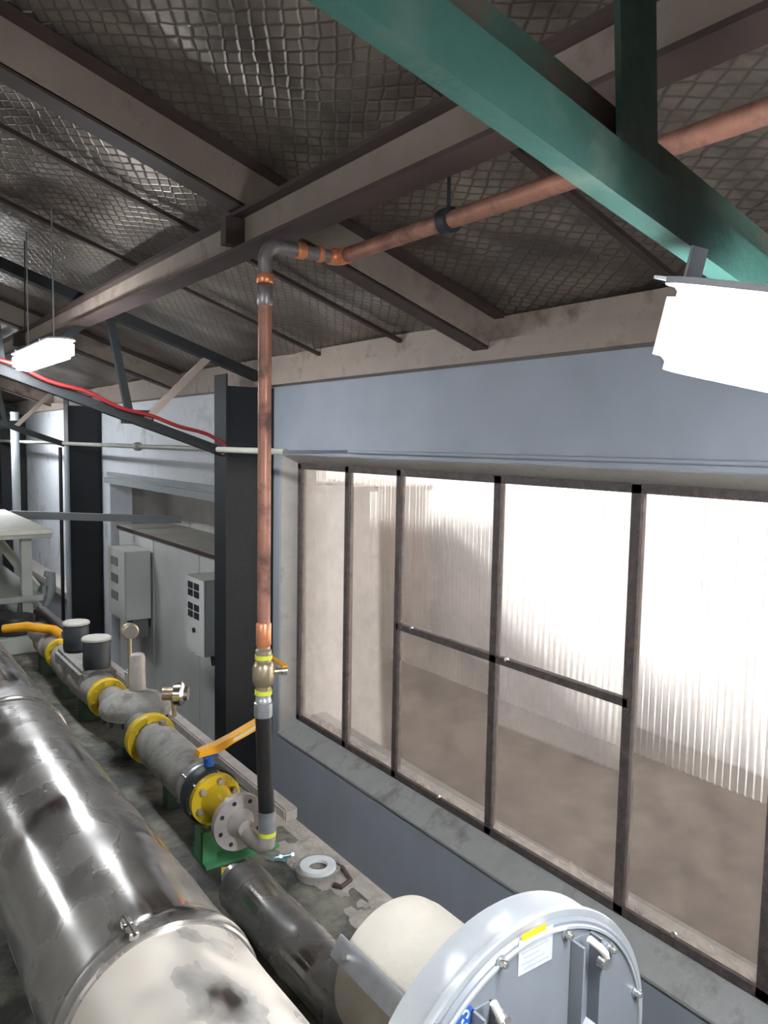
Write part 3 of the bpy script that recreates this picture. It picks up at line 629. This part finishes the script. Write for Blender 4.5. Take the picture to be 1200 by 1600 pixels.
oh = thing('shutoff_valve', 'far shut-off valve with a long orange-yellow handle behind the duct', 'valve', (gx, 6.0, 1.28), GT)
b = B(); lathe(b, (gx, 5.68, gz), (gx, 6.4, gz), [(0, .08), (.2, .08), (.22, .1), (.4, .1), (.42, .075), (.72, .075)], 32); obj('body', b, 'flange', oh)
b = B(); cyl(b, (gx + .03, 5.66, gz + .06), (gx + .03, 5.66, gz + .15), .022); obj('blue_neck', b, 'blue', oh)
b = B(); tube(b, [(1.31, 5.75, 1.60), (1.27, 5.83, 1.63), (1.12, 6.0, 1.64), (.98, 6.1, 1.62)], [.03, .034, .034, .03], 12); obj('handle', b, 'orange', oh)
b = B(); box(b, 1.20, 1.34, 5.95, 6.05, 1.282, 1.42); obj('foot', b, 'greenfoot', oh)

# ================================================================== SMALL THINGS ON THE DECK
b = B(); lathe(b, (1.528, 2.547, 1.312), (1.528, 2.547, 1.326), [(0, .038), (0, .072), (.014, .072), (.014, .038)], 48, hole=1)
single('flange_gasket', b, 'gasket', 'white flat ring gasket lying on top of a dark flange by the platform edge', 'gasket')
b = B(); lathe(b, (1.535, 2.56, 1.283), (1.535, 2.56, 1.311), [(0, .035), (0, .092), (.028, .092), (.028, .035)], 48, hole=1)
single('loose_flange', b, 'castgrey', 'loose dark steel flange lying under the white ring gasket', 'flange')
def loose_bolt(x, y, a, m_, label, ln=.075):
    t_ = thing('loose_bolt', label, 'bolt', (x, y, 1.283), 'loose bolts on the deck')
    d = Vector((math.cos(a), math.sin(a), 0)); p = Vector((x, y, 1.296))
    b = B(); cyl(b, p, p + d * ln, .007, n=12); obj('shank', b, m_, t_)
    b = B(); cyl(b, p - d * .012, p, .0125, n=6); obj('head', b, m_, t_)
    b = B(); cyl(b, p + d * .04, p + d * .052, .0125, n=6); obj('nut', b, m_, t_)
loose_bolt(1.455, 2.70, 2.4, 'boltblue', 'blue-tinted bolt lying between the pipe foot and the white ring, the nearer one')
loose_bolt(1.50, 2.72, 2.9, 'boltblue', 'blue-tinted bolt lying beside the white ring, the farther one')
loose_bolt(1.445, 2.83, .8, 'bolt', 'shiny silver bolt lying just right of the copper pipe foot', .05)
b = B(); tube(b, [(1.60, 2.60, 1.30), (1.615, 2.50, 1.305), (1.60, 2.42, 1.30), (1.545, 2.40, 1.298), (1.53, 2.43, 1.298)], .010, 8)
single('hooked_rod', b, 'brownfl', 'rusty hooked rod curled on the deck right of the white ring', 'rod')
yf = thing('yellow_plug', 'small dirty yellow pipe plug lying in the dust below the green support', 'plug', (1.24, 2.76, 1.28))
b = B(); cyl(b, (1.20, 2.74, 1.303), (1.25, 2.72, 1.303), .02, n=6); obj('plug_head', b, 'yellow', yf)
b = B(); cyl(b, (1.25, 2.72, 1.303), (1.285, 2.706, 1.303), .014, n=12); obj('thread', b, 'brass', yf)

# ================================================================== BLOWER
fx, fz, fy = 1.100, 1.707, 1.0
fan = thing('side_channel_blower', 'grey round blower with bolted front cover and cream motor behind, bottom right', 'blower', (fx, 1.2, 1.28))
b = B(); lathe(b, (fx, 1.0, fz), (fx, 1.10, fz), [(0, .350), (0, .366), (.006, .368), (.018, .366), (.022, .358), (.092, .360), (.1, .345)], 96); obj('casing', b, 'fanrim', fan)
b = B(); lathe(b, (fx, .998, fz), (fx, .990, fz), [(0, .352), (.008, .347)], 96); cv = obj('cover', b, 'fangrey', fan)
b = B(); lathe(b, (fx, .9895, fz), (fx, .984, fz), [(0, .333), (0, .341), (.0055, .339), (.0055, .334)], 96, hole=1); obj('rim_ring', b, 'fanrim', fan)
for q, (bx_, bz_) in enumerate(((1.18, 2.021), (1.323, 1.935), (1.42, 1.795), (.997, 2.067 - .035), (.843, 1.965), (.757, 1.80), (.75, 1.62), (1.43, 1.62))):
    b = B(); cyl(b, (bx_, .990, bz_), (bx_, .976, bz_), .0085, n=12); cyl(b, (bx_, .976, bz_), (bx_, .972, bz_), .0055, n=12); obj('cover_bolt', b, 'bolt', fan)
    b = B(); cyl(b, (bx_, .9902, bz_), (bx_, .9875, bz_), .013, n=16); obj('bolt_boss', b, 'fangrey', fan)
# vertical channel ribs on the cover
def rib(x0_, x1_, z0_, z1_):
    b = B(); box(b, x0_, x0_ + .006, .955, .9895, z0_, z1_); box(b, x1_ - .006, x1_, .955, .9895, z0_, z1_); box(b, x0_, x1_, .9855, .9895, z0_, z1_); obj('channel_bracket', b, 'fangrey', fan)
rib(.925, .975, 1.50, 1.965); rib(1.195, 1.255, 1.45, 2.00)
b = B(); tube(b, [(.947, .955, 1.992), (.957, .945, 1.965), (.966, .945, 1.945), (.99, .93, 1.925), (1.010, .92, 1.905), (1.03, .92, 1.87), (1.045, .93, 1.80), (1.05, .955, 1.70)], .0075, 10); obj('strap', b, 'strap', fan)
b = B(); tube(b, [(1.215, .96, 2.012), (1.232, .945, 1.995), (1.25, .945, 1.975), (1.268, .955, 1.945)], .0075, 10); obj('strap', b, 'strap', fan)
for x, z in ((.966, 1.955), (1.248, 1.955)):
    b = B(); cyl(b, (x, .956, z), (x, .938, z), .012, n=14); obj('bracket_bolt', b, 'bolt', fan)
b = B(); prism(b, [(1.047, 1.99), (1.140, 2.030), (1.140, 1.955), (1.047, 1.905)][::1], 'y', .9885, .9898)
b.free()
b = B(); box(b, 1.044, 1.139, .9885, .9898, 1.982, 2.054); lb = obj('rating_label', b, 'paper', fan, label='pale rating plate label')
b = B(); box(b, 1.050, 1.118, .9878, .9882, 2.052, 2.066); obj('orange_strip', b, 'orange', fan, label='orange sticker above the label')
for k in range(5):
    b = B(); box(b, 1.052 + (.0 if k % 2 else .008), 1.128 - .012 * (k % 3), .9880, .9885, 1.990 + k * .0115, 1.9935 + k * .0115); obj('print_line', b, 'dullgrey', lb)
b = B(); cyl(b, (.909, .9899, 1.967 - .01), (.909, .9885, 1.957), .023, n=32); bl = obj('blue_badge', b, 'blue', fan, label='round blue badge with a pale curved arrow')
b = B(); tube(b, arc((.909, .9883, 1.963), .008, -1.2, 2.6, 10) , .0022, 6); tube(b, arc((.909, .9883, 1.949), .008, 2.0, 5.6, 10), .0022, 6); obj('arrow', b, 'paper', bl)
b = B(); prism(b, [(1.18, 1.79), (1.215, 1.845), (1.235, 1.80), (1.24, 1.76)], 'y', .93, .96); obj('terminal_cap', b, M['paper'], fan)
# motor
b = B(); lathe(b, (fx, 1.10, fz), (fx, 1.485, fz), [(0, .178), (.33, .178), (.365, .172), (.382, .150), (.385, .1)], 72); mo = obj('motor', b, 'fancream', fan, label='dusty cream cylindrical motor')
a = math.radians(147); ca, sa = math.cos(a), math.sin(a)
b = B(); c0 = Vector((fx + .190 * ca, 1.11, fz + .190 * sa)); beam(b, c0, c0 + Vector((0, .37, 0)), .052, .008, (ca, 0, sa)); st = obj('clamp_strip', b, 'galv', mo)
for y in (1.17, 1.42):
    p = Vector((fx + .193 * ca, y, fz + .193 * sa)); b = B(); cyl(b, p, p + Vector((ca, 0, sa)) * .016, .009, n=6); obj('strip_bolt', b, 'bolt', st)
b = B(); box(b, fx - .22, fx + .22, 1.02, 1.45, 1.282, 1.31); box(b, fx - .2, fx + .2, 1.02, 1.09, 1.31, 1.38); box(b, fx - .13, fx - .10, 1.2, 1.4, 1.31, 1.60); box(b, fx + .10, fx + .13, 1.2, 1.4, 1.31, 1.60); obj('foot', b, 'fangrey', fan)

# ================================================================== CABINETS
cabs = [(5.97, 7.26, 'right-hand grey cabinet, partly hidden by the black column'), (7.27, 8.60, 'middle grey cabinet with the control box hanging on its door edge'), (8.61, 9.90, 'left-hand grey cabinet at the far end of the row, with the pale box on it')]
for a_, c_, lab in cabs:
    t_ = thing('electrical_cabinet', lab, 'cabinet', (3.3, (a_ + c_) / 2, 0), 'row of tall grey cabinets')
    b = B(); box(b, 2.965, 3.60, a_, c_, .0, 1.90, .004); obj('carcass', b, 'cab', t_)
    b = B(); box(b, 2.948, 2.964, a_ + .01, c_ - .01, .08, 1.885, .004); d_ = obj('door', b, 'cab', t_)
    hy = a_ + .12; b = B(); box(b, 2.925, 2.948, hy - .018, hy + .018, .86, 1.12, .006); obj('handle', b, 'rubber', d_)
    b = B(); box(b, 2.93, 3.61, a_ + .002, c_ - .002, 1.90, 1.935, .005); obj('top_cover', b, 'cabtop', t_)
    b = B(); box(b, 2.922, 2.93, a_ + .002, c_ - .002, 1.893, 1.930); obj('top_edge_trim', b, 'brownfl', t_)
cb = thing('control_box', 'grey control box with meters on its white face, beside the black column', 'box', (2.78, 6.5, 1.45), 'boxes mounted on the cabinet doors')
b = B(); box(b, 2.60, 2.92, 6.29, 6.68, 1.12, 1.79, .006); obj('case', b, 'boxside', cb)
b = B(); box(b, 2.585, 2.60, 6.285, 6.685, 1.115, 1.795, .004); fpn = obj('front_panel', b, 'cab', cb)
for z in (1.69, 1.50):
    for y in (6.43, 6.57):
        for dzz in (.035, -.035):
            b = B(); box(b, 2.578, 2.586, y - .055, y + .055, z + dzz - .030, z + dzz + .030, .003); obj('meter', b, 'rubber', fpn)
b = B(); cyl(b, (2.586, 6.48, 1.33), (2.57, 6.48, 1.33), .022, n=16); obj('knob', b, 'rubber', fpn)
for dy in (0, .07, .12):
    b = B(); tube(b, [(2.75, 6.40 + dy, 1.12), (2.77, 6.40 + dy, 1.02 - dy * .4), (2.86, 6.41 + dy, .96), (2.92, 6.42 + dy, .6)], .010, 8); obj('cable', b, 'rubber', cb)
b = B(); box(b, 2.60, 2.92, 6.29, 6.68, 1.796, 1.803); obj('dusty_top', b, 'cabtop', cb)
c2 = thing('control_box', 'pale control box with small meters, mounted at the far end of the cabinets', 'box', (2.75, 8.8, 1.45), 'boxes mounted on the cabinet doors')
b = B(); box(b, 2.635, 2.92, 8.62, 9.22, .98, 1.76, .006); obj('case', b, 'cab', c2)
b = B(); box(b, 2.62, 2.635, 8.61, 9.23, .97, 1.77, .004); f2 = obj('front_panel', b, 'plastic', c2)
for z in (1.62, 1.42, 1.22):
    b = B(); box(b, 2.612, 2.621, 8.85, 9.10, z - .05, z + .05, .003); obj('meter', b, 'boxside', f2)
b = B(); box(b, 2.72, 2.90, 8.66, 8.86, .76, .97); obj('cable_gland_box', b, 'boxside', c2)

# tray from the bench to the alcove
b = B(); beam(b, (1.60, 9.35, 2.16), (3.55, 9.35, 2.02), .08, .085); single('cable_tray', b, 'dullgrey', 'level grey cable tray passing in front of the far column to the cabinet tops', 'tray')

# ================================================================== BENCH AND CLUTTER ON THE FAR LEFT
bt = thing('steel_bench', 'grey steel frame bench with a pale top at the left edge', 'bench', (1.3, 8, 1.28))
b = B(); box(b, .75, 1.585, 7.25, 9.6, 2.165, 2.20, .004); obj('bench_top', b, 'benchtop', bt)
b = B(); box(b, .75, 1.575, 7.26, 7.30, 2.13, 2.163); box(b, 1.535, 1.575, 7.30, 9.55, 2.12, 2.163); obj('top_rail', b, 'bench', bt)
for x, y in ((1.33, 7.30), (1.20, 8.3), (.80, 7.30), (.80, 9.5), (1.45, 9.5)):
    b = B(); box(b, x, x + .085, y, y + .085, 1.282, 2.13); obj('leg', b, 'bench', bt)
b = B(); box(b, .75, 1.50, 7.28, 7.36, 1.57, 1.62); box(b, 1.05, 1.50, 7.36, 9.5, 1.585, 1.615); obj('shelf', b, 'bench', bt)
b = B(); beam(b, (1.20, 7.9, 2.12), (1.50, 7.5, 1.63), .16, .02, (1, 0, 0)); obj('brace', b, 'benchtop', bt)
hk = thing('pump_bracket', 'blue-grey curved bracket at the corner of the bench shelf', 'bracket', (1.55, 7.3, 1.6))
b = B(); tube(b, [(1.52, 7.32, 1.80), (1.57, 7.32, 1.79), (1.575, 7.32, 1.66), (1.55, 7.32, 1.56), (1.52, 7.32, 1.50)], [.03, .045, .04, .035, .03], 12); obj('arm', b, 'boxside', hk)
b = B(); cyl(b, (1.515, 7.31, 1.60), (1.515, 7.31, 1.70), .02); obj('pin', b, 'boxside', hk)
b = B(); prism(b, [(1.45, 1.282), (1.66, 1.31), (1.56, 1.62), (1.52, 1.62)], 'y', 8.2, 8.26); single('guard_plate', b, 'bench', 'cream sloping guard plate behind the bench, left of the far column', 'plate')
tk = thing('drum', 'dark round-topped drum on the platform behind the black coils', 'drum', (1.45, 7.4, 1.28))
b = B(); box(b, 1.0, 1.35, 6.6, 7.0, 1.282, 1.42, .01); obj('base', b, 'bench', tk)
b = B(); lathe(b, (1.17, 6.8, 1.42), (1.17, 6.8, 1.56), [(0, .15), (.01, .16), (.12, .16), (.14, .15)], 32); obj('shell', b, 'black', tk)
